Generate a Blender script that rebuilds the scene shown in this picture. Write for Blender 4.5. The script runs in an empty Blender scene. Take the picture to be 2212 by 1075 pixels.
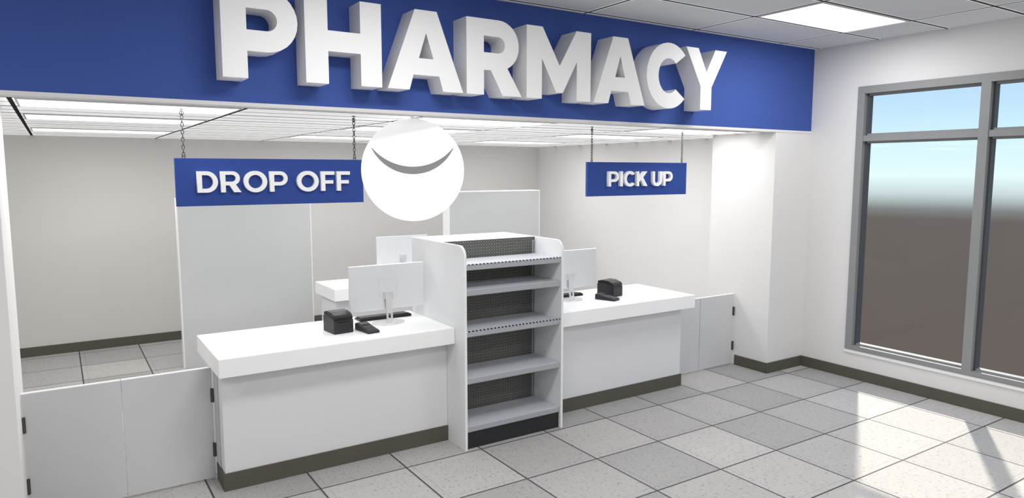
import bpy, bmesh, math, random
from mathutils import Matrix, Vector
random.seed(3)
S = bpy.context.scene
COL = S.collection
S.view_settings.view_transform = 'Standard'

# ------------------------------------------------------------------ materials
def s2l(c):
    c = c/255.0
    return c/12.92 if c <= 0.04045 else ((c+0.055)/1.055)**2.4
def rgb(r, g, b): return (s2l(r), s2l(g), s2l(b), 1)

def newmat(name):
    m = bpy.data.materials.new(name); m.use_nodes = True
    nt = m.node_tree
    return m, nt, nt.nodes['Principled BSDF']

def mat(name, col, rough=0.6, metal=0.0, var=0.03, scale=3.0, spec=0.3, bump=0.0, emit=0.0):
    m, nt, b = newmat(name)
    tc = nt.nodes.new('ShaderNodeTexCoord')
    n = nt.nodes.new('ShaderNodeTexNoise'); n.inputs['Scale'].default_value = scale
    n.inputs['Detail'].default_value = 3
    nt.links.new(tc.outputs['Object'], n.inputs['Vector'])
    mx = nt.nodes.new('ShaderNodeMix'); mx.data_type = 'RGBA'
    nt.links.new(n.outputs['Fac'], mx.inputs[0])
    mx.inputs[6].default_value = tuple(max(0, c*(1-var)) for c in col[:3])+(1,)
    mx.inputs[7].default_value = tuple(min(1, c*(1+var)) for c in col[:3])+(1,)
    nt.links.new(mx.outputs[2], b.inputs['Base Color'])
    b.inputs['Roughness'].default_value = rough
    b.inputs['Metallic'].default_value = metal
    b.inputs['Specular IOR Level'].default_value = spec
    if bump > 0:
        bp = nt.nodes.new('ShaderNodeBump'); bp.inputs['Strength'].default_value = bump
        nt.links.new(n.outputs['Fac'], bp.inputs['Height']); nt.links.new(bp.outputs[0], b.inputs['Normal'])
    if emit > 0:
        b.inputs['Emission Color'].default_value = col
        b.inputs['Emission Strength'].default_value = emit
    return m

def M(nt, op, a, b=None, c=None):
    n = nt.nodes.new('ShaderNodeMath'); n.operation = op
    for i, v in enumerate((a, b, c)):
        if v is None: continue
        if isinstance(v, (int, float)): n.inputs[i].default_value = v
        else: nt.links.new(v, n.inputs[i])
    return n.outputs[0]

def grid_mask(nt, coord, spacing, offset, width):
    f = M(nt, 'FRACT', M(nt, 'DIVIDE', M(nt, 'SUBTRACT', coord, offset-width/2), spacing))
    return M(nt, 'LESS_THAN', f, width/spacing)
def cell(nt, coord, spacing, offset):
    return M(nt, 'FLOOR', M(nt, 'DIVIDE', M(nt, 'SUBTRACT', coord, offset), spacing))
def mixc(nt, fac, a, b):
    n = nt.nodes.new('ShaderNodeMix'); n.data_type = 'RGBA'
    if isinstance(fac, (int, float)): n.inputs[0].default_value = fac
    else: nt.links.new(fac, n.inputs[0])
    for i, v in ((6, a), (7, b)):
        if isinstance(v, tuple): n.inputs[i].default_value = v
        else: nt.links.new(v, n.inputs[i])
    return n.outputs[2]

def ceiling_mat(name, ox, oy, base, line, lwx, lwy, glow, vary, half=0):
    m, nt, b = newmat(name)
    g = nt.nodes.new('ShaderNodeNewGeometry'); s = nt.nodes.new('ShaderNodeSeparateXYZ')
    nt.links.new(g.outputs['Position'], s.inputs[0])
    mx = grid_mask(nt, s.outputs[0], 1.3, ox, lwx); my = grid_mask(nt, s.outputs[1], 0.65, oy, lwy)
    ln = M(nt, 'MAXIMUM', mx, my)
    if half: ln = M(nt, 'MAXIMUM', ln, grid_mask(nt, s.outputs[1], 0.325, oy, half))
    hx = grid_mask(nt, s.outputs[0], 1.3, ox, lwx*2.6); hy = grid_mask(nt, s.outputs[1], 0.65, oy, lwy*2.2)
    hl = M(nt, 'MAXIMUM', hx, hy)
    n = nt.nodes.new('ShaderNodeTexNoise'); n.inputs['Scale'].default_value = 60
    nt.links.new(g.outputs['Position'], n.inputs['Vector'])
    c = mixc(nt, n.outputs['Fac'], tuple(x*0.95 for x in base[:3])+(1,), base)
    w = nt.nodes.new('ShaderNodeTexWhiteNoise'); w.noise_dimensions = '2D'
    cb = nt.nodes.new('ShaderNodeCombineXYZ')
    nt.links.new(cell(nt, s.outputs[0], 1.3, ox), cb.inputs[0]); nt.links.new(cell(nt, s.outputs[1], .65, oy), cb.inputs[1])
    nt.links.new(cb.outputs[0], w.inputs['Vector'])
    c = mixc(nt, M(nt, 'MULTIPLY', w.outputs['Value'], vary), c, (0.3, 0.31, 0.33, 1))
    c = mixc(nt, hl, c, (0.88, 0.88, 0.88, 1))
    c = mixc(nt, ln, c, line)
    nt.links.new(c, b.inputs['Base Color']); b.inputs['Roughness'].default_value = 0.9
    nt.links.new(c, b.inputs['Emission Color']); b.inputs['Emission Strength'].default_value = glow  # tiles glow by themselves: ambient light put into the ceiling material
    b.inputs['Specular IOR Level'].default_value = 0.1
    return m

def floor_mat():
    m, nt, b = newmat('floor_tile')
    g = nt.nodes.new('ShaderNodeNewGeometry'); s = nt.nodes.new('ShaderNodeSeparateXYZ')
    nt.links.new(g.outputs['Position'], s.inputs[0])
    T, ox, oy = 0.65, 0.13, 0.10
    ln = M(nt, 'MAXIMUM', grid_mask(nt, s.outputs[0], T, ox, .013), grid_mask(nt, s.outputs[1], T, oy, .013))
    l2 = M(nt, 'MAXIMUM', grid_mask(nt, s.outputs[0], T, ox+.05, .006), grid_mask(nt, s.outputs[1], T, oy+.05, .006))
    w = nt.nodes.new('ShaderNodeTexWhiteNoise'); w.noise_dimensions = '2D'
    cb = nt.nodes.new('ShaderNodeCombineXYZ')
    nt.links.new(cell(nt, s.outputs[0], T, ox), cb.inputs[0]); nt.links.new(cell(nt, s.outputs[1], T, oy), cb.inputs[1])
    nt.links.new(cb.outputs[0], w.inputs['Vector'])
    c = mixc(nt, w.outputs['Value'], rgb(160, 159, 157), rgb(193, 189, 186))
    big = nt.nodes.new('ShaderNodeTexNoise'); big.inputs['Scale'].default_value = 7; big.inputs['Detail'].default_value = 6
    big.inputs['Roughness'].default_value = .7
    nt.links.new(g.outputs['Position'], big.inputs['Vector'])
    c = mixc(nt, M(nt, 'MULTIPLY', big.outputs['Fac'], .35), c, rgb(144, 143, 142))
    vm = nt.nodes.new('ShaderNodeVectorMath'); vm.operation = 'MULTIPLY'; vm.inputs[1].default_value = (1.0, .55, 1)
    nt.links.new(g.outputs['Position'], vm.inputs[0])
    v = nt.nodes.new('ShaderNodeTexNoise'); v.inputs['Scale'].default_value = 52; v.inputs['Detail'].default_value = 2
    nt.links.new(vm.outputs[0], v.inputs['Vector'])
    sp = M(nt, 'GREATER_THAN', v.outputs['Fac'], 0.63)
    c = mixc(nt, M(nt, 'MULTIPLY', sp, 0.5), c, rgb(118, 120, 122))
    v2 = nt.nodes.new('ShaderNodeTexNoise'); v2.inputs['Scale'].default_value = 70; v2.inputs['Detail'].default_value = 1
    mp = nt.nodes.new('ShaderNodeVectorMath'); mp.operation = 'ADD'; mp.inputs[1].default_value = (9, 4, 2)
    nt.links.new(g.outputs['Position'], mp.inputs[0]); nt.links.new(mp.outputs[0], v2.inputs['Vector'])
    sp2 = M(nt, 'GREATER_THAN', v2.outputs['Fac'], 0.65)
    c = mixc(nt, M(nt, 'MULTIPLY', sp2, 0.35), c, rgb(212, 210, 208))
    c = mixc(nt, M(nt, 'MULTIPLY', l2, 0.3), c, rgb(110, 110, 112))
    c = mixc(nt, ln, c, rgb(72, 73, 75))
    nt.links.new(c, b.inputs['Base Color']); b.inputs['Roughness'].default_value = 0.62
    b.inputs['Specular IOR Level'].default_value = 0.15
    return m

def peg_mat():
    m, nt, b = newmat('pegboard')
    tc = nt.nodes.new('ShaderNodeTexCoord'); s = nt.nodes.new('ShaderNodeSeparateXYZ')
    nt.links.new(tc.outputs['Object'], s.inputs[0])
    P = 0.0254
    fx = M(nt, 'SUBTRACT', M(nt, 'FRACT', M(nt, 'DIVIDE', s.outputs[0], P)), .5)
    fz = M(nt, 'SUBTRACT', M(nt, 'FRACT', M(nt, 'DIVIDE', s.outputs[2], P)), .5)
    d = M(nt, 'SQRT', M(nt, 'ADD', M(nt, 'MULTIPLY', fx, fx), M(nt, 'MULTIPLY', fz, fz)))
    h = M(nt, 'LESS_THAN', d, 0.16)
    ring = M(nt, 'LESS_THAN', d, 0.38)
    c = mixc(nt, ring, rgb(96, 97, 93), rgb(40, 42, 40))
    c = mixc(nt, h, c, rgb(196, 198, 192))
    nt.links.new(c, b.inputs['Base Color']); b.inputs['Roughness'].default_value = .7
    return m

def dash_mat():
    m, nt, b = newmat('dashed_strip')
    tc = nt.nodes.new('ShaderNodeTexCoord'); s = nt.nodes.new('ShaderNodeSeparateXYZ')
    nt.links.new(tc.outputs['Object'], s.inputs[0])
    f = M(nt, 'FRACT', M(nt, 'DIVIDE', s.outputs[0], .034))
    h = M(nt, 'LESS_THAN', f, .62)
    nt.links.new(mixc(nt, h, rgb(196, 199, 208), rgb(22, 22, 24)), b.inputs['Base Color'])
    return m

MW = mat('wall_paint', rgb(212, 210, 207), .85, var=.02, scale=1.5, spec=.15)
MWW = mat('white_wall_paint', rgb(226, 225, 224), .8, var=.02, scale=1.5, spec=.15)
MBLUE = mat('blue_paint', rgb(66, 90, 162), .7, var=.06, scale=1.2, spec=.15)
MSIGN = mat('sign_blue', rgb(48, 74, 148), .6, var=.04, scale=2, spec=.2)
MLET = mat('letter_white', rgb(250, 250, 250), .45, var=.02, scale=2)
MBASE = mat('baseboard_rubber', rgb(88, 86, 77), .7, var=.05, scale=6)
MTOP = mat('countertop_laminate', rgb(245, 245, 245), .4, var=.01, scale=2)
MBODY = mat('counter_panel', rgb(222, 222, 224), .6, var=.02, scale=1.5)
MGATE = mat('gate_panel', rgb(204, 204, 206), .6, var=.02, scale=1.5)
MEDGE = mat('white_edge', rgb(242, 242, 242), .5, var=.01)
MTFR = mat('light_frame', rgb(200, 200, 200), .5, var=.01)
MHINGE = mat('hinge_metal', rgb(90, 90, 92), .45, .7, var=.05)
MPART = mat('partition_grey', rgb(202, 204, 204), .6, var=.05, scale=1.3)
MGON = mat('gondola_white', rgb(232, 233, 234), .5, var=.01)
MSHELF = mat('shelf_metal', rgb(204, 206, 212), .45, .1, var=.03, scale=2)
MRAIL = mat('price_rail', rgb(168, 170, 175), .4, .1, var=.03)
MKICK = mat('kick_black', rgb(42, 43, 45), .5, var=.05)
MPEG = peg_mat(); MDASH = dash_mat()
MMON = mat('monitor_silver', rgb(228, 230, 233), .28, .4, var=.01, spec=.5)
MMONL = mat('monitor_groove', rgb(204, 207, 211), .4, .3)
MSTAND = mat('stand_metal', rgb(225, 226, 228), .2, .6, var=.01, spec=.5)
MSCR = mat('screen_black', rgb(18, 18, 20), .15, var=.05)
MBLK = mat('black_plastic', rgb(44, 43, 46), .45, var=.08, scale=12, bump=.05)
MBLK2 = mat('dark_plastic', rgb(26, 26, 28), .4, var=.08, scale=12)
MKEY = mat('grey_keys', rgb(96, 97, 100), .5)
MLCD = mat('lcd_grey', rgb(78, 84, 86), .2)
MCHAIN = mat('chain_metal', rgb(95, 95, 97), .4, .7)
MFRAME = mat('window_aluminium', rgb(146, 147, 147), .5, .1, var=.04, scale=3)
MFRAMED = mat('window_gasket', rgb(84, 86, 88), .5, .1)
MDISC = mat('disc_white', rgb(252, 252, 252), .6, var=.005, emit=.35)  # flat white of the editor icon, glow added in the material
MCRES = mat('crescent_grey', rgb(150, 150, 151), .6, var=.05)
MMOT = mat('particle_board', rgb(190, 190, 190), .8, var=.12, scale=70)
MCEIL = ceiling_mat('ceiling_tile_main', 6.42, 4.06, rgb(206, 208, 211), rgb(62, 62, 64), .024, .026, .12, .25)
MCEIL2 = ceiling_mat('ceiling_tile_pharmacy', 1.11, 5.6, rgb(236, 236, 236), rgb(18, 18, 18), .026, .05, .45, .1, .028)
MFLOOR = floor_mat()
def emis(name, col, st):
    m, nt, b = newmat(name)
    b.inputs['Base Color'].default_value = col
    b.inputs['Emission Color'].default_value = col
    n = nt.nodes.new('ShaderNodeTexNoise'); n.inputs['Scale'].default_value = 2
    nt.links.new(M(nt, 'MULTIPLY_ADD', n.outputs['Fac'], .1*st, st*.95), b.inputs['Emission Strength'])
    return m
MLIGHT = emis('light_diffuser', (1, 1, 1, 1), 1.6)
mg = bpy.data.materials.new('window_glass'); mg.use_nodes = True
nt = mg.node_tree; nt.nodes.clear()
o = nt.nodes.new('ShaderNodeOutputMaterial'); t = nt.nodes.new('ShaderNodeBsdfTransparent'); gl = nt.nodes.new('ShaderNodeBsdfGlossy')
gl.inputs['Roughness'].default_value = .02
x = nt.nodes.new('ShaderNodeMixShader'); x.inputs[0].default_value = .006
nt.links.new(t.outputs[0], x.inputs[1]); nt.links.new(gl.outputs[0], x.inputs[2]); nt.links.new(x.outputs[0], o.inputs[0])
MGLASS = mg

# ------------------------------------------------------------------ mesh helpers
def bm_box(bm, x0, x1, y0, y1, z0, z1, mi=0):
    vs = [bm.verts.new(p) for p in ((x0,y0,z0),(x1,y0,z0),(x1,y1,z0),(x0,y1,z0),(x0,y0,z1),(x1,y0,z1),(x1,y1,z1),(x0,y1,z1))]
    fs = []
    for q in ((0,3,2,1),(4,5,6,7),(0,1,5,4),(1,2,6,5),(2,3,7,6),(3,0,4,7)):
        f = bm.faces.new([vs[i] for i in q]); f.material_index = mi; fs.append(f)
    return fs
def bm_prism(bm, prof, x0, x1, mi=0, axis='X'):
    def P(a, b, t):
        return (t, a, b) if axis == 'X' else ((a, t, b) if axis == 'Y' else (a, b, t))
    A = [bm.verts.new(P(a, b, x0)) for a, b in prof]; B = [bm.verts.new(P(a, b, x1)) for a, b in prof]
    n = len(prof)
    fs = [bm.faces.new(A[::-1]), bm.faces.new(B)]
    for i in range(n):
        fs.append(bm.faces.new((A[i], A[(i+1) % n], B[(i+1) % n], B[i])))
    for f in fs: f.material_index = mi
    return fs
def bm_cyl(bm, c, r, h, axis='Z', n=16, mi=0, r2=None):
    r2 = r if r2 is None else r2
    def P(a, b, t):
        if axis == 'Z': return (c[0]+a, c[1]+b, c[2]+t)
        if axis == 'Y': return (c[0]+a, c[1]+t, c[2]+b)
        return (c[0]+t, c[1]+a, c[2]+b)
    A = [bm.verts.new(P(r*math.cos(2*math.pi*i/n), r*math.sin(2*math.pi*i/n), 0)) for i in range(n)]
    B = [bm.verts.new(P(r2*math.cos(2*math.pi*i/n), r2*math.sin(2*math.pi*i/n), h)) for i in range(n)]
    fs = [bm.faces.new(A[::-1]), bm.faces.new(B)]
    for i in range(n): fs.append(bm.faces.new((A[i], A[(i+1) % n], B[(i+1) % n], B[i])))
    for f in fs: f.material_index = mi
def bm_torus(bm, c, rx, rz, r, plane, mi=0, n=14, k=6):
    rings = []
    for i in range(n):
        a = 2*math.pi*i/n
        ca, sa = math.cos(a), math.sin(a)
        ring = []
        for j in range(k):
            b = 2*math.pi*j/k
            u = (rx + r*math.cos(b))*ca; w = (rz + r*math.cos(b))*sa; d = r*math.sin(b)
            ring.append(bm.verts.new((c[0]+(u if plane == 0 else d), c[1]+(d if plane == 0 else u), c[2]+w)))
        rings.append(ring)
    for i in range(n):
        for j in range(k):
            f = bm.faces.new((rings[i][j], rings[(i+1) % n][j], rings[(i+1) % n][(j+1) % k], rings[i][(j+1) % k]))
            f.smooth = True; f.material_index = mi
def finish(name, bm, mats, loc=(0, 0, 0), rot=(0, 0, 0), parent=None, bevel=0, seg=2):
    bmesh.ops.recalc_face_normals(bm, faces=bm.faces)
    me = bpy.data.meshes.new(name); bm.to_mesh(me); bm.free()
    for m in (mats if isinstance(mats, (list, tuple)) else [mats]): me.materials.append(m)
    ob = bpy.data.objects.new(name, me); COL.objects.link(ob)
    ob.location = loc; ob.rotation_euler = rot
    if parent: ob.parent = parent
    if bevel > 0:
        md = ob.modifiers.new('bevel', 'BEVEL'); md.width = bevel; md.segments = seg; md.limit_method = 'ANGLE'
        md.angle_limit = math.radians(40)
    return ob
def box(name, b, m, loc=(0, 0, 0), parent=None, bevel=0, rot=(0, 0, 0), seg=2):
    bm = bmesh.new(); bm_box(bm, *b)
    return finish(name, bm, m, loc, rot, parent, bevel, seg)
def wbox(name, b, m, bevel=0):   # world box with its origin at the base centre
    x0, x1, y0, y1, z0, z1 = b
    cx, cy = (x0+x1)/2, (y0+y1)/2
    return box(name, (x0-cx, x1-cx, y0-cy, y1-cy, 0, z1-z0), m, (cx, cy, z0), None, bevel)
def empty(name, loc, rot=(0, 0, 0)):
    e = bpy.data.objects.new(name, None); e.empty_display_size = .1; COL.objects.link(e); e.location = loc; e.rotation_euler = rot
    return e
def tag(o, label, cat, group=None):
    o['label'] = label; o['category'] = cat
    if group: o['group'] = group
    return o
def struct(o): o['kind'] = 'structure'; return o
def dup(root, loc, rot=None):
    def rec(o, par):
        c = o.copy(); COL.objects.link(c)
        if par: c.parent = par
        for ch in list(o.children): rec(ch, c)
        return c
    r = rec(root, None); r.location = loc
    if rot is not None: r.rotation_euler = rot
    return r

# ------------------------------------------------------------------ room shell
XL, XR, YF, YB = -5.0, 7.04, -3.0, 10.0
HY, HZ, CZ = 4.77, 2.62, 3.52
OX0, OX1, PD = -0.26, 6.43, 5.62

struct(wbox('floor', (XL-.2, XR+.2, YF-.2, YB+.2, -.1, 0), MFLOOR))
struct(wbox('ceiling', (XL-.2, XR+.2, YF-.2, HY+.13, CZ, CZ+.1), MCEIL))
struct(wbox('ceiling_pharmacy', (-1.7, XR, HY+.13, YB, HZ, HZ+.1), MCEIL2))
struct(wbox('wall_header', (XL, XR, HY, HY+.13, HZ+.02, CZ), MBLUE))
struct(wbox('trim_1', (OX0, XR, HY-.004, HY+.13, HZ-.004, HZ+.02), MWW))
struct(wbox('wall_front_left', (XL, OX0, HY, PD, 0, HZ), MWW))
struct(wbox('wall_front_right', (OX1, XR, HY, PD, 0, HZ-.004), MWW))
struct(wbox('wall_back', (-1.9, XR+.2, YB, YB+.2, 0, HZ+.1), MW))
struct(wbox('wall_pharmacy_left', (-1.9, -1.7, PD, YB, 0, HZ+.1), MW))
struct(wbox('wall_left', (XL-.2, XL, YF, HY+.13, 0, CZ), MW))
struct(wbox('wall_rear', (XL-.2, XR+.2, YF-.2, YF, 0, CZ), MW))
# right wall with window opening
WY0, WY1, WZ0, WZ1 = 1.84, 4.24, .31, 3.07
bm = bmesh.new()
bm_box(bm, XR, XR+.2, YF, WY0, 0, CZ)
bm_box(bm, XR, XR+.2, WY1, YB, 0, CZ)
bm_box(bm, XR, XR+.2, WY0, WY1, 0, WZ0)
bm_box(bm, XR, XR+.2, WY0, WY1, WZ1, CZ)
struct(finish('wall_right', bm, MWW))
# window
bm = bmesh.new()
fx0, fx1 = XR-.015, XR+.12
fw = .075
ym, mh = 3.04, .04
bm_box(bm, fx0, fx1, WY0, WY0+fw, WZ0, WZ1)
bm_box(bm, fx0, fx1, WY1-fw, WY1, WZ0, WZ1)
bm_box(bm, fx0, fx1, WY0+fw, WY1-fw, WZ1-fw, WZ1)
bm_box(bm, fx0, fx1, WY0+fw, WY1-fw, WZ0, WZ0+.05)
bm_box(bm, fx0, fx1, ym-mh, ym+mh, WZ0+.05, WZ1-fw)
for a, b2 in ((WY0+fw, ym-mh), (ym+mh, WY1-fw)):
    bm_box(bm, fx0+.01, fx1, a, b2, 2.51, 2.57)
for a, b2 in ((WY0+fw, ym-mh), (ym+mh, WY1-fw)):
    for c, d in ((WZ0+.05, 2.51), (2.57, WZ1-fw)):
        g = .02
        bm_box(bm, fx0+.05, fx1-.01, a, a+g, c, d, 1); bm_box(bm, fx0+.05, fx1-.01, b2-g, b2, c, d, 1)
        bm_box(bm, fx0+.05, fx1-.01, a+g, b2-g, c, c+g, 0); bm_box(bm, fx0+.05, fx1-.01, a+g, b2-g, d-g, d, 0)
struct(finish('window_1', bm, [MFRAME, MFRAMED]))
bm = bmesh.new()
bm_box(bm, XR+.075, XR+.081, WY0+fw-.01, WY1-fw+.01, WZ0+.04, WZ1-fw+.01)
struct(finish('window_2', bm, MGLASS))
struct(wbox('trim_2', (XR-.012, XR+.0, WY0-.01, WY1+.01, WZ0-.035, WZ0), MEDGE, .003))

BH = .115
def bb(name, b): return struct(wbox(name, b, MBASE, .004))
bb('baseboard_right', (XR-.015, XR, YF, HY-.015, 0, BH))
bb('baseboard_front_right', (OX1-.015, XR, HY-.015, HY, 0, BH))
bb('baseboard_jamb_right', (OX1-.015, OX1, HY, 5.2, 0, BH))
bb('baseboard_back', (-1.7, XR-.015, YB-.015, YB, 0, BH))
bb('baseboard_pharmacy_right', (XR-.015, XR, PD, YB, 0, BH))
bb('baseboard_jamb_right_inner', (OX1-.015, OX1, 5.3, PD, 0, BH))
bb('baseboard_front_left', (XL, OX0, HY-.015, HY, 0, BH))

# ------------------------------------------------------------------ ceiling lights
def ceiling_light(x0, x1, y0, y1, z):
    cx, cy = (x0+x1)/2, (y0+y1)/2; w, d = (x1-x0)/2, (y1-y0)/2
    e = empty('ceiling_light', (cx, cy, z))
    bm = bmesh.new(); t = .012
    bm_box(bm, -w, w, -d, -d+t, -.006, 0); bm_box(bm, -w, w, d-t, d, -.006, 0)
    bm_box(bm, -w, -w+t, -d+t, d-t, -.006, 0); bm_box(bm, w-t, w, -d+t, d-t, -.006, 0)
    finish('frame', bm, MTFR, parent=e)
    box('diffuser', (-w+t, w-t, -d+t, d-t, -.004, 0), MLIGHT, parent=e)
    return e
def area(x, y, z, sx, sy, p, rot=(0, 0, 0), col=(1, 1, 1)):
    l = bpy.data.lights.new('lamp', 'AREA'); l.shape = 'RECTANGLE'; l.size = sx; l.size_y = sy; l.energy = p; l.color = col
    o = bpy.data.objects.new('area_lamp', l); COL.objects.link(o); o.location = (x, y, z); o.rotation_euler = rot
    return o
tag(ceiling_light(5.14, 6.40, 3.43, 4.04, CZ), 'flat white rectangular light panel in the tiled ceiling by the window', 'ceiling light')
area(5.77, 3.735, CZ-.008, 1.2, .56, 28)
for x, y in ((1.87, 3.08), (-2.03, 3.08), (5.77, .5), (1.87, .5), (-2.03, .5), (5.77, -1.9), (1.87, -1.9)):
    area(x, y, CZ-.008, 1.2, .56, 40)
first = None
for x0 in (-.19, 2.41, 5.01):
    for y0 in (4.95, 6.25, 8.2):
        if first is None:
            first = ceiling_light(x0+.025, x0+1.275, y0+.035, y0+.615, HZ)
            o = first
        else:
            o = dup(first, (x0+.65, y0+.325, HZ))
        tag(o, 'white light panel set in the drop ceiling behind the counters', 'ceiling light', 'light panels in the drop ceiling behind the counters')
        if y0 > 5:
            area(x0+.65, y0+.325, HZ-.008, 1.2, .54, 17)
        else:
            area(x0+.65, y0+.325, HZ-.008, 1.2, .54, 7)

# ------------------------------------------------------------------ letters
def arc(cx, cy, rx, ry, a0, a1, n=14):
    return [(cx+rx*math.cos(math.radians(a0+(a1-a0)*i/n)), cy+ry*math.sin(math.radians(a0+(a1-a0)*i/n))) for i in range(n+1)]
def glyph(ch, t=.27):
    if ch == 'H':
        w = .94; return w, [[(0,0),(t,0),(t,.38),(w-t,.38),(w-t,0),(w,0),(w,1),(w-t,1),(w-t,.62),(t,.62),(t,1),(0,1)]]
    if ch == 'P':
        w = .84; q = .35; r = q-t*.86
        return w, [[(0,0),(t,0),(t,.3)]+arc(w-q,.65,q,.35,-90,90)+[(0,1)], [(t,.65-r)]+arc(w-q,.65,r,r,-90,90)+[(t,.65+r)]]
    if ch == 'R':
        q = .33; r = q-t*.82
        return .89, [[(0,0),(t,0),(t,.33),(.38,.33),(.57,0),(.89,0),(.65,.37)]+arc(.51,.67,q,q,-64,90)+[(0,1)],
                     [(t,.67-r)]+arc(.5,.67,r,r,-90,90)+[(t,.67+r)]]
    if ch == 'A':
        return 1.04, [[(0,0),(t*1.07,0),(t*1.07+.055,.19),(1.04-t*1.07-.055,.19),(1.04-t*1.07,0),(1.04,0),(.67,1),(.37,1)], [(.42,.4),(.62,.4),(.52,.72)]]
    if ch == 'M':
        w = 1.14; return w, [[(0,0),(t*.96,0),(t*.96,.56),(w/2-.06,.1),(w/2+.06,.1),(w-t*.96,.56),(w-t*.96,0),(w,0),(w,1),(w-t,1),(w/2,.48),(t,1),(0,1)]]
    if ch == 'C':
        return .93, [arc(.5,.5,.5,.52,42,318,30)+arc(.5,.5,.5-t*.97,.52-t*.9,312,48,24)]
    if ch == 'Y':
        w = 1.0; return w, [[(.5-t/2,0),(.5+t/2,0),(.5+t/2,.38),(1,1),(1-t*1.08,1),(.5,.62),(t*1.08,1),(0,1),(.5-t/2,.38)]]
    if ch == 'D':
        return .88, [[(0,0),(.4,0)]+arc(.4,.5,.48,.5,-90,90,20)+[(0,1)], [(t,t*.9),(.4,t*.9)]+arc(.4,.5,.48-t,.5-t*.9,-90,90,20)+[(t,1-t*.9)]]
    if ch == 'O':
        return 1.06, [arc(.53,.5,.53,.52,0,354,40), arc(.53,.5,.53-t,.52-t*.95,0,354,40)]
    if ch == 'F':
        return .68, [[(0,0),(t,0),(t,.37),(.61,.37),(.61,.37+t*.85),(t,.37+t*.85),(t,1-t*.88),(.68,1-t*.88),(.68,1),(0,1)]]
    if ch == 'I': return t, [[(0,0),(t,0),(t,1),(0,1)]]
    if ch == 'K':
        return .92, [[(0,0),(t,0),(t,.31),(.36,.42),(.62,0),(.93,0),(.54,.6),(.9,1),(.58,1),(t,.62),(t,1),(0,1)]]
    if ch == 'U':
        w = .84; return w, [[(0,1)]+arc(.42,.38,.42,.4,180,360,20)+[(w,1),(w-t,1)]+arc(.42,.38,.42-t,.4-t*.95,360,180,20)+[(t,1)]]
def letter(ch, x0, width, z0, height, ycen, depth, m, parent, t=.27):
    w, loops = glyph(ch, t)
    cu = bpy.data.curves.new('tmp', 'CURVE'); cu.dimensions = '2D'; cu.fill_mode = 'BOTH'; cu.extrude = depth/2
    for lp in loops:
        sp = cu.splines.new('POLY'); sp.points.add(len(lp)-1)
        for i, (a, b) in enumerate(lp): sp.points[i].co = (a*width/w, b*height, 0, 1)
        sp.use_cyclic_u = True
    ob = bpy.data.objects.new('tmp', cu); COL.objects.link(ob)
    bpy.context.view_layer.update()
    me = bpy.data.meshes.new_from_object(ob.evaluated_get(bpy.context.evaluated_depsgraph_get()))
    bpy.data.objects.remove(ob)
    me.transform(Matrix.Rotation(math.radians(90), 4, 'X'))
    me.materials.clear(); me.materials.append(m)
    o = bpy.data.objects.new('letter', me); COL.objects.link(o); o.parent = parent; o.location = (x0, ycen, z0)
    return o
ph = empty('pharmacy_sign', (.89, HY, 2.77))
tag(ph, 'large white block letters reading PHARMACY on the blue header wall', 'sign')
for ch, a, b in (('P', .89, 1.35), ('H', 1.395, 1.915), ('A', 1.955, 2.545), ('R', 2.575, 3.06), ('M', 3.105, 3.74), ('A', 3.775, 4.345), ('C', 4.365, 4.865), ('Y', 4.845, 5.385)):
    letter(ch, a-.89, b-a, 0, .55, -.1, .2, MLET, ph)

def hanging_sign(text, x0, x1, tx0, tx1, lab):
    Y = 5.2; z0, z1 = 1.965, 2.29
    e = empty('hanging_sign', ((x0+x1)/2, Y, z0)); tag(e, lab, 'sign')
    hw = (x1-x0)/2
    box('board', (-hw, hw, -.015, .015, 0, z1-z0), MSIGN, parent=e, bevel=.002)
    sc = []
    cur = 0
    for ch in text:
        if ch == ' ': cur += .33; continue
        w, _ = glyph(ch, .21); sc.append((ch, cur, w)); cur += w+.12
    tot = cur-.12; k = (tx1-tx0)/tot; xo = tx0-(x0+x1)/2
    for ch, c, w in sc:
        letter(ch, xo+c*k, w*k, .092, .145, -.03, .03, MLET, e, .205)
    for cx in (-hw+.06, hw-.06):
        bm = bmesh.new(); top = HZ-z0; bot = z1-z0
        n = 12; L = (top-.03-bot)/n
        for i in range(n):
            bm_torus(bm, (0, 0, bot+.012+L*(i+.5)), .0085, L*.62, .003, i % 2)
        bm_cyl(bm, (0, 0, top-.006), .014, .006, 'Z', 14)
        bm_cyl(bm, (0, 0, top-.03), .003, .026, 'Z', 8)
        bm_torus(bm, (0, 0, top-.03), .012, .014, .003, 0)
        bm_torus(bm, (0, 0, bot+.008), .01, .012, .003, 0)
        finish('chain', bm, MCHAIN, (cx, 0, 0), parent=e)
    return e
hanging_sign('DROP OFF', .68, 2.0, .81, 1.884, 'blue rectangular sign reading DROP OFF hanging on two chains')
hanging_sign('PICK UP', 4.22, 5.545, 4.456, 5.315, 'blue rectangular sign reading PICK UP hanging on two chains')

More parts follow.
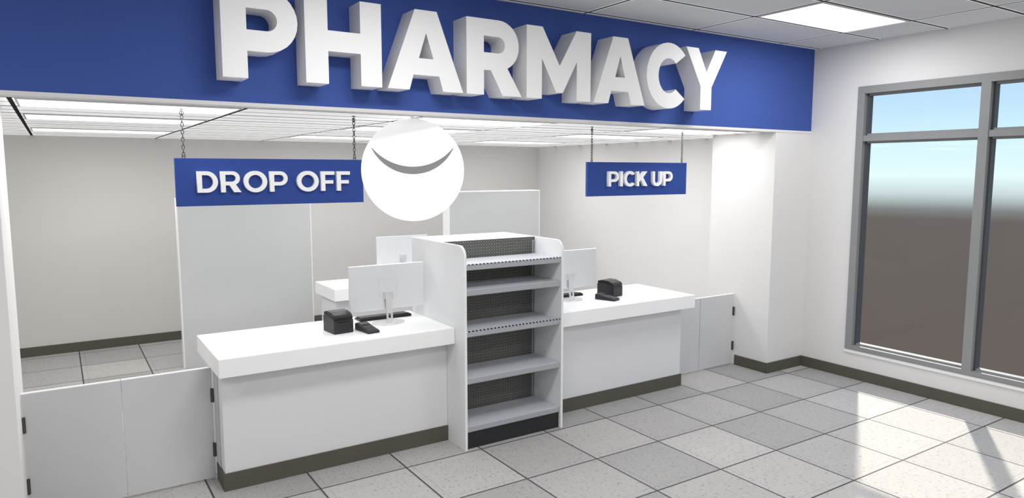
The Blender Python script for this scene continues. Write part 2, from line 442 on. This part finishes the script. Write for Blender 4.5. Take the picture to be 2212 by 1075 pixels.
# editor overlay icon, not part of the room, built as a round disc
k = .3945/110
ang = -math.atan2(2.335, 5.0)
e = empty('editor_icon_disc', (2.335, 5.0, 2.21-.3945), (0, 0, ang))
tag(e, 'round white editor icon with a grey crescent, added as a disc below the header', 'sign')
bm = bmesh.new()
bm_cyl(bm, (0, -.01, .3945), .3945, .02, 'Y', 96)
finish('disc', bm, MDISC, parent=e, bevel=.003)
bm = bmesh.new()
def cy(v): return .3945+(368-v)*k
o1 = arc(0, 0, 96.3, 96.3, 205.5, 334.5, 40); o1 = [(a*k, cy(280)+b*k) for a, b in o1]
i1 = arc(0, 0, 112.8, 112.8, 320.5, 219.5, 40); i1 = [(a*k, cy(247.5)+b*k) for a, b in i1]
N = len(o1); i1r = i1[::-1]
top = [bm.verts.new((a, -.0125, b)) for a, b in o1]; inn = [bm.verts.new((a, -.0125, b)) for a, b in i1r]
for q in range(N-1):
    bm.faces.new((top[q], top[q+1], inn[q+1], inn[q]))
r = bmesh.ops.extrude_face_region(bm, geom=bm.faces[:])
for v in [g for g in r['geom'] if isinstance(g, bmesh.types.BMVert)]: v.co.y += .0025
finish('crescent', bm, MCRES, parent=e)
box('added_hanger', (-.012, .012, -.004, .004, .78, HZ-(2.21-.3945)), MEDGE, parent=e)  # added hanger so that the icon disc does not float

# ------------------------------------------------------------------ counters
CT = .966
def counter(x0, x1, y0, y1, over_l, over_r, yf, yb, lab_b, lab_t):
    cx, cyy = (x0+x1)/2, (y0+y1)/2
    e = empty('counter_cabinet', (cx, cyy, 0)); tag(e, lab_b, 'counter')
    w, d = (x1-x0)/2, (y1-y0)/2
    box('body', (-w, w, -d, d, 0, CT-.13), MBODY, parent=e, bevel=.003)
    bm = bmesh.new()
    tk = .012
    fl = -w-(tk if over_l else 0); fr = w+(tk if over_r else 0)
    bm_box(bm, fl, fr, -d-tk, -d, 0, .125)
    if over_l: bm_box(bm, -w-tk, -w, -d, -d+.24, 0, .125)
    if over_r: bm_box(bm, w, w+tk, -d, -d+.24, 0, .125)
    finish('kick_plate', bm, MBASE, parent=e)
    t = wbox('countertop', (x0-over_l, x1+over_r, yf, yb, CT-.13, CT), MTOP, .004); tag(t, lab_t, 'countertop')
    return e
GX0, GX1 = 2.60, 3.56
c1 = counter(.87, GX0-.001, 4.975, 5.60, .035, 0, 4.835, 5.68, 'white panelled drop off counter base with dark kick plate', 'thick white countertop of the drop off counter')
c2 = counter(GX1+.001, 5.30, 4.975, 5.60, 0, .045, 4.835, 5.68, 'white panelled pick up counter base with dark kick plate', 'thick white countertop of the pick up counter')
c3 = counter(2.45, 4.6, 7.22, 7.72, .05, .05, 7.12, 7.78, 'white work counter base standing behind the service counters', 'thick white countertop of the rear work counter')
box('end_strip', (-.008, 0, -.2, -.06, .13, CT-.14), MMOT, (-(GX0-.001-.87)/2, 0, 0), c1)

# ------------------------------------------------------------------ gates
def gate(x0, x1, hinge, lab):
    Y = 5.24; w = (x1-x0)
    e = empty('swing_gate', ((x0+x1)/2, Y, 0)); tag(e, lab, 'gate')
    box('panel', (-w/2, w/2, -.012, .012, .012, .815), [MGATE], parent=e, bevel=.001)
    box('edge_strip', (-w/2, w/2, -.013, .013, .815, .822), MEDGE, parent=e)
    if hinge:
        hx = -w/2+.002 if hinge < 0 else w/2-.002
        for hz in (.22, .62):
            bm = bmesh.new()
            bm_cyl(bm, (hx, -.022, hz-.05), .009, .1, 'Z', 12)
            bm_box(bm, min(hx, hx-hinge*.012), max(hx, hx-hinge*.012), -.02, -.0125, hz-.05, hz+.05)
            finish('hinge', bm, MHINGE, parent=e)
    return e
gate(OX0+.004, .287, -1, 'light grey gate leaf hinged to the side wall, dark hinges')
gate(.292, .853, 1, 'light grey gate leaf hinged to the drop off counter')
gate(5.317, 5.862, -1, 'light grey gate leaf hinged to the pick up counter')
gate(5.867, OX1-.02, 1, 'light grey gate leaf hinged to the column')

# ------------------------------------------------------------------ partitions
for x0, x1, dp, ht, lab in ((1.10, 2.585, .045, 1.91, 'tall light grey partition panel with white edges behind the drop off counter'), (4.47, 5.98, .09, 1.93, 'tall light grey partition panel with white edges near the back wall')):
    e = empty('partition_panel', ((x0+x1)/2, 8.45+dp, 0)); tag(e, lab, 'partition')
    w = (x1-x0)/2
    box('panel', (-w+.012, w-.012, -dp+.002, dp-.002, 0, ht-.015), MPART, parent=e)
    bm = bmesh.new()
    bm_box(bm, -w, -w+.012, -dp, dp, 0, ht); bm_box(bm, w-.012, w, -dp, dp, 0, ht); bm_box(bm, -w+.012, w-.012, -dp, dp, ht-.015, ht)
    finish('edge_frame', bm, MEDGE, parent=e)

# ------------------------------------------------------------------ gondola
gx = (GX0+GX1)/2; gy0, gy1 = 4.675, 5.62; hw = (GX1-GX0)/2
G = empty('display_shelf', (gx, gy0, 0)); tag(G, 'white empty shelving unit with five shelves and grey pegboard back', 'shelf')
D = gy1-gy0; GH = 1.63; R = .09
prof = [(0, 0), (D, 0), (D, GH)]+arc(R, GH-R, R, R, 90, 180, 10)
for s in (-1, 1):
    bm = bmesh.new()
    bm_prism(bm, prof, (-hw if s < 0 else hw-.022), (-hw+.022 if s < 0 else hw))
    finish('side_panel', bm, MGON, parent=G, bevel=.002)
iw = hw-.022
box('back_panel', (-iw, iw, .40, .415, .13, GH-.002), MPEG, parent=G)
box('rear_cabinet', (-iw, iw, .415, D-.005, 0, GH-.001), MGON, parent=G, bevel=.002)
box('kick_plate', (-iw, iw, .03, .05, 0, .135), MKICK, parent=G)
for s in (-1, 1):
    bm = bmesh.new()
    bm_box(bm, s*iw-(.03 if s > 0 else 0), s*iw+(.03 if s < 0 else 0), .388, .40, .14, GH-.03, 0)
    pr = []
    for i in range(56):
        z = .17+i*.0254
        pr += [(.3868, z), (.3868, z+.014), (.3878, z+.014), (.3878, z+.0254)]
    pr += [(.389, .17+56*.0254), (.389, .17)]
    xx = s*iw-s*.018
    bm_prism(bm, pr, xx-.003, xx+.003, 1)
    finish('upright', bm, [MRAIL, MKICK], parent=G)
sp = [(.02, 0), (.02, -.045), (.028, -.045), (.028, -.012), (.385, -.012), (.385, 0)]
for zz in (1.483, 1.283, .956, .578, .185):
    sh = empty('shelf', (0, 0, zz)); sh.parent = G
    bm = bmesh.new(); bm_prism(bm, sp, -iw+.002, iw-.002)
    finish('shelf_board', bm, MSHELF, parent=sh)
    bm = bmesh.new(); bm_prism(bm, [(.012, -.004), (.014, -.04), (.02, -.042), (.02, -.002)], -iw+.002, iw-.002)
    finish('price_rail', bm, MRAIL, parent=sh)
    if zz in (1.483, .956):
        bm = bmesh.new(); bm_prism(bm, [(.0195, .0), (.0105, -.004), (.0105, .001), (.0195, .004)], -iw+.002, iw-.002)
        finish('dashed_strip', bm, MDASH, parent=sh)
    for s in (-1, 1):
        if zz > .3:
            bm = bmesh.new(); a = s*(iw-.006)
            bm_prism(bm, [(.06, -.012), (.385, -.012), (.385, -.075)], a-.002, a+.002)
            finish('bracket', bm, MRAIL, parent=sh)

# ------------------------------------------------------------------ monitor
def monitor(loc):
    e = empty('computer_monitor', loc)
    bm = bmesh.new(); bm_box(bm, -.325, .325, -.012, .012, .115, .485)
    finish('housing', bm, MMON, parent=e, bevel=.006, seg=3)
    bm = bmesh.new(); bm_box(bm, -.318, .318, .0118, .0135, .122, .478)
    finish('screen', bm, MSCR, parent=e)
    bm = bmesh.new()
    t = .0014
    for (a, b, c, d) in ((-.08, .08, .36, .36+t), (-.08, .08, .22, .22+t), (-.08, -.08+t, .22, .36), (.08-t, .08, .22, .36)):
        bm_box(bm, a, b, -.0128, -.0115, c, d)
    for i in range(7): bm_box(bm, -.05+i*.015, -.043+i*.015, -.0135, -.0115, .150, .154)
    finish('back_groove', bm, MMONL, parent=e)
    # stand: slanted plate with a cut-out
    bm = bmesh.new()
    def sl(z): return -.05+(z-.008)*(.022/.24)
    def plate(x0, x1, z0, z1): 
        bm_prism(bm, [(sl(z0), z0), (sl(z1), z1), (sl(z1)+.012, z1), (sl(z0)+.012, z0)], x0, x1)
    plate(-.026, -.011, .008, .115); plate(.011, .026, .008, .115)
    plate(-.011, .011, .008, .045); plate(-.011, .011, .085, .115)
    plate(-.026, .026, .115, .235)
    bm_box(bm, -.04, .04, -.026, -.012, .2, .26)
    finish('stand', bm, MSTAND, parent=e)
    bm = bmesh.new()
    pr = arc(0, 0, .14, .10, 0, 354, 40)
    bm_prism(bm, [(a, b-.01) for a, b in pr], 0, .009, axis='Z')
    finish('foot', bm, MSTAND, parent=e, bevel=.002)
    return e
grp = 'silver monitors on the counters'
m1 = monitor((2.232, 5.31, CT)); tag(m1, 'silver flat computer monitor on the drop off counter', 'monitor', grp)
tag(dup(m1, (4.11, 5.31, CT)), 'silver flat computer monitor on the pick up counter', 'monitor', grp)
tag(dup(m1, (3.395, 7.6, CT)), 'silver flat computer monitor on the rear work counter', 'monitor', grp)

# keyboard
def keyboard(loc, rz):
    e = empty('keyboard', loc, (0, 0, rz))
    bm = bmesh.new(); bm_prism(bm, [(-.07, 0), (.07, 0), (.07, .012), (-.07, .022)], -.23, .23)
    finish('base', bm, MBLK2, parent=e, bevel=.003)
    bm = bmesh.new()
    for r in range(5):
        for c in range(18):
            x = -.218+c*.0242; y = -.06+r*.0245; z = .0205-(r*.0245)*.07
            bm_box(bm, x, x+.021, y, y+.021, z, z+.008)
    k = finish('keys', bm, MBLK, parent=e); k['kind'] = 'stuff'
    return e
k1 = keyboard((2.28, 5.52, CT), 0); tag(k1, 'black keyboard behind the monitor on the drop off counter', 'keyboard', 'black keyboards on the counters')
tag(dup(k1, (4.15, 5.50, CT)), 'black keyboard behind the monitor on the pick up counter', 'keyboard', 'black keyboards on the counters')

# receipt printer
def printer(loc, rz):
    e = empty('receipt_printer', loc, (0, 0, rz))
    w = .08
    bm = bmesh.new()
    bm_prism(bm, [(-.1, 0), (.1, 0), (.1, .125), (.0, .13), (-.085, .11), (-.1, .1)], -w, w)
    finish('body', bm, MBLK, parent=e, bevel=.006, seg=3)
    bm = bmesh.new()
    bm_prism(bm, [(-.096, .105), (-.075, .117), (.02, .1305), (.095, .127), (.095, .15), (.05, .162), (-.02, .16), (-.08, .142), (-.098, .124)], -w+.004, w-.004)
    finish('lid', bm, MBLK2, parent=e, bevel=.004)
    box('paper_slot', (-.05, .05, -.1025, -.0995, .088, .094), MSCR, parent=e)
    return e
p1 = printer((1.785, 5.225, CT), .1); tag(p1, 'black receipt printer on the drop off counter', 'printer', 'black receipt printers')
tag(dup(p1, (4.60, 5.28, CT), (0, 0, .25)), 'black receipt printer on the pick up counter', 'printer', 'black receipt printers')

# card terminal
def terminal(loc, rz):
    e = empty('card_terminal', loc, (0, 0, rz))
    bm = bmesh.new()
    bm_prism(bm, [(-.11, 0), (.11, 0), (.11, .048), (.095, .056), (.02, .042), (-.1, .022), (-.11, .015)], -.05, .05)
    finish('body', bm, MBLK, parent=e, bevel=.006, seg=3)
    sl = math.atan2(.02, .12)
    bm = bmesh.new(); bm_box(bm, -.036, .036, -.022, .022, 0, .002)
    finish('screen', bm, MLCD, (0, .056, .0500), (math.atan2(.014, .075), 0, 0), e)
    for r in range(4):
        for c in range(3):
            bm = bmesh.new(); bm_box(bm, -.0095, .0095, -.007, .007, 0, .004)
            y = -.084+r*.024
            finish('key', bm, MKEY, ((c-1)*.026, y, .022+(y+.1)*.1667+.0002), (sl, 0, 0), e, .001)
    return e
t1 = terminal((1.975, 5.11, CT), .12); tag(t1, 'black card payment terminal with keypad beside the printer', 'card terminal', 'black card terminals')
tag(dup(t1, (4.43, 5.12, CT), (0, 0, .35)), 'black card payment terminal in front of the printer', 'card terminal', 'black card terminals')

# ------------------------------------------------------------------ world, sun
w = bpy.data.worlds.new('World'); S.world = w; w.use_nodes = True
nt = w.node_tree; bg = nt.nodes['Background']
tc = nt.nodes.new('ShaderNodeTexCoord'); sx = nt.nodes.new('ShaderNodeSeparateXYZ')
nt.links.new(tc.outputs['Generated'], sx.inputs[0])
mr = nt.nodes.new('ShaderNodeMapRange'); mr.inputs[1].default_value = -.2; mr.inputs[2].default_value = .3
nt.links.new(sx.outputs[2], mr.inputs[0])
rp = nt.nodes.new('ShaderNodeValToRGB'); nt.links.new(mr.outputs[0], rp.inputs[0])
cr = rp.color_ramp
def pos(z): return (z+.2)/.5
stops = [(-.2, rgb(105, 98, 94)), (-.058, rgb(107, 102, 99)), (-.046, rgb(130, 134, 134)), (-.026, rgb(205, 222, 224)), (-.005, rgb(232, 255, 255)), (.035, rgb(216, 248, 255)), (.08, rgb(196, 231, 255)), (.14, rgb(182, 217, 252)), (.3, rgb(120, 165, 220))]
cr.elements[0].position = pos(stops[0][0]); cr.elements[0].color = stops[0][1]
cr.elements[1].position = pos(stops[-1][0]); cr.elements[1].color = stops[-1][1]
for z, c in stops[1:-1]:
    el = cr.elements.new(pos(z)); el.color = c
nt.links.new(rp.outputs[0], bg.inputs[0]); bg.inputs[1].default_value = 1.0
sl = bpy.data.lights.new('sun', 'SUN'); sl.energy = 4.6; sl.angle = math.radians(1.4); sl.color = (1, .94, .82)
so = bpy.data.objects.new('sun_lamp', sl); COL.objects.link(so); so.location = (12, 8, 6)
so.rotation_euler = Vector((-1, -.6, -1)).to_track_quat('-Z', 'Y').to_euler()

# ------------------------------------------------------------------ camera
cd = bpy.data.cameras.new('camera'); cd.sensor_width = 36; cd.lens = 1514/2212*36; cd.clip_start = .05; cd.clip_end = 500
co = bpy.data.objects.new('camera', cd); COL.objects.link(co)
co.location = (0, 0, 2.2); co.rotation_euler = (math.radians(90-6.3), 0, math.radians(-33.02))
S.camera = co
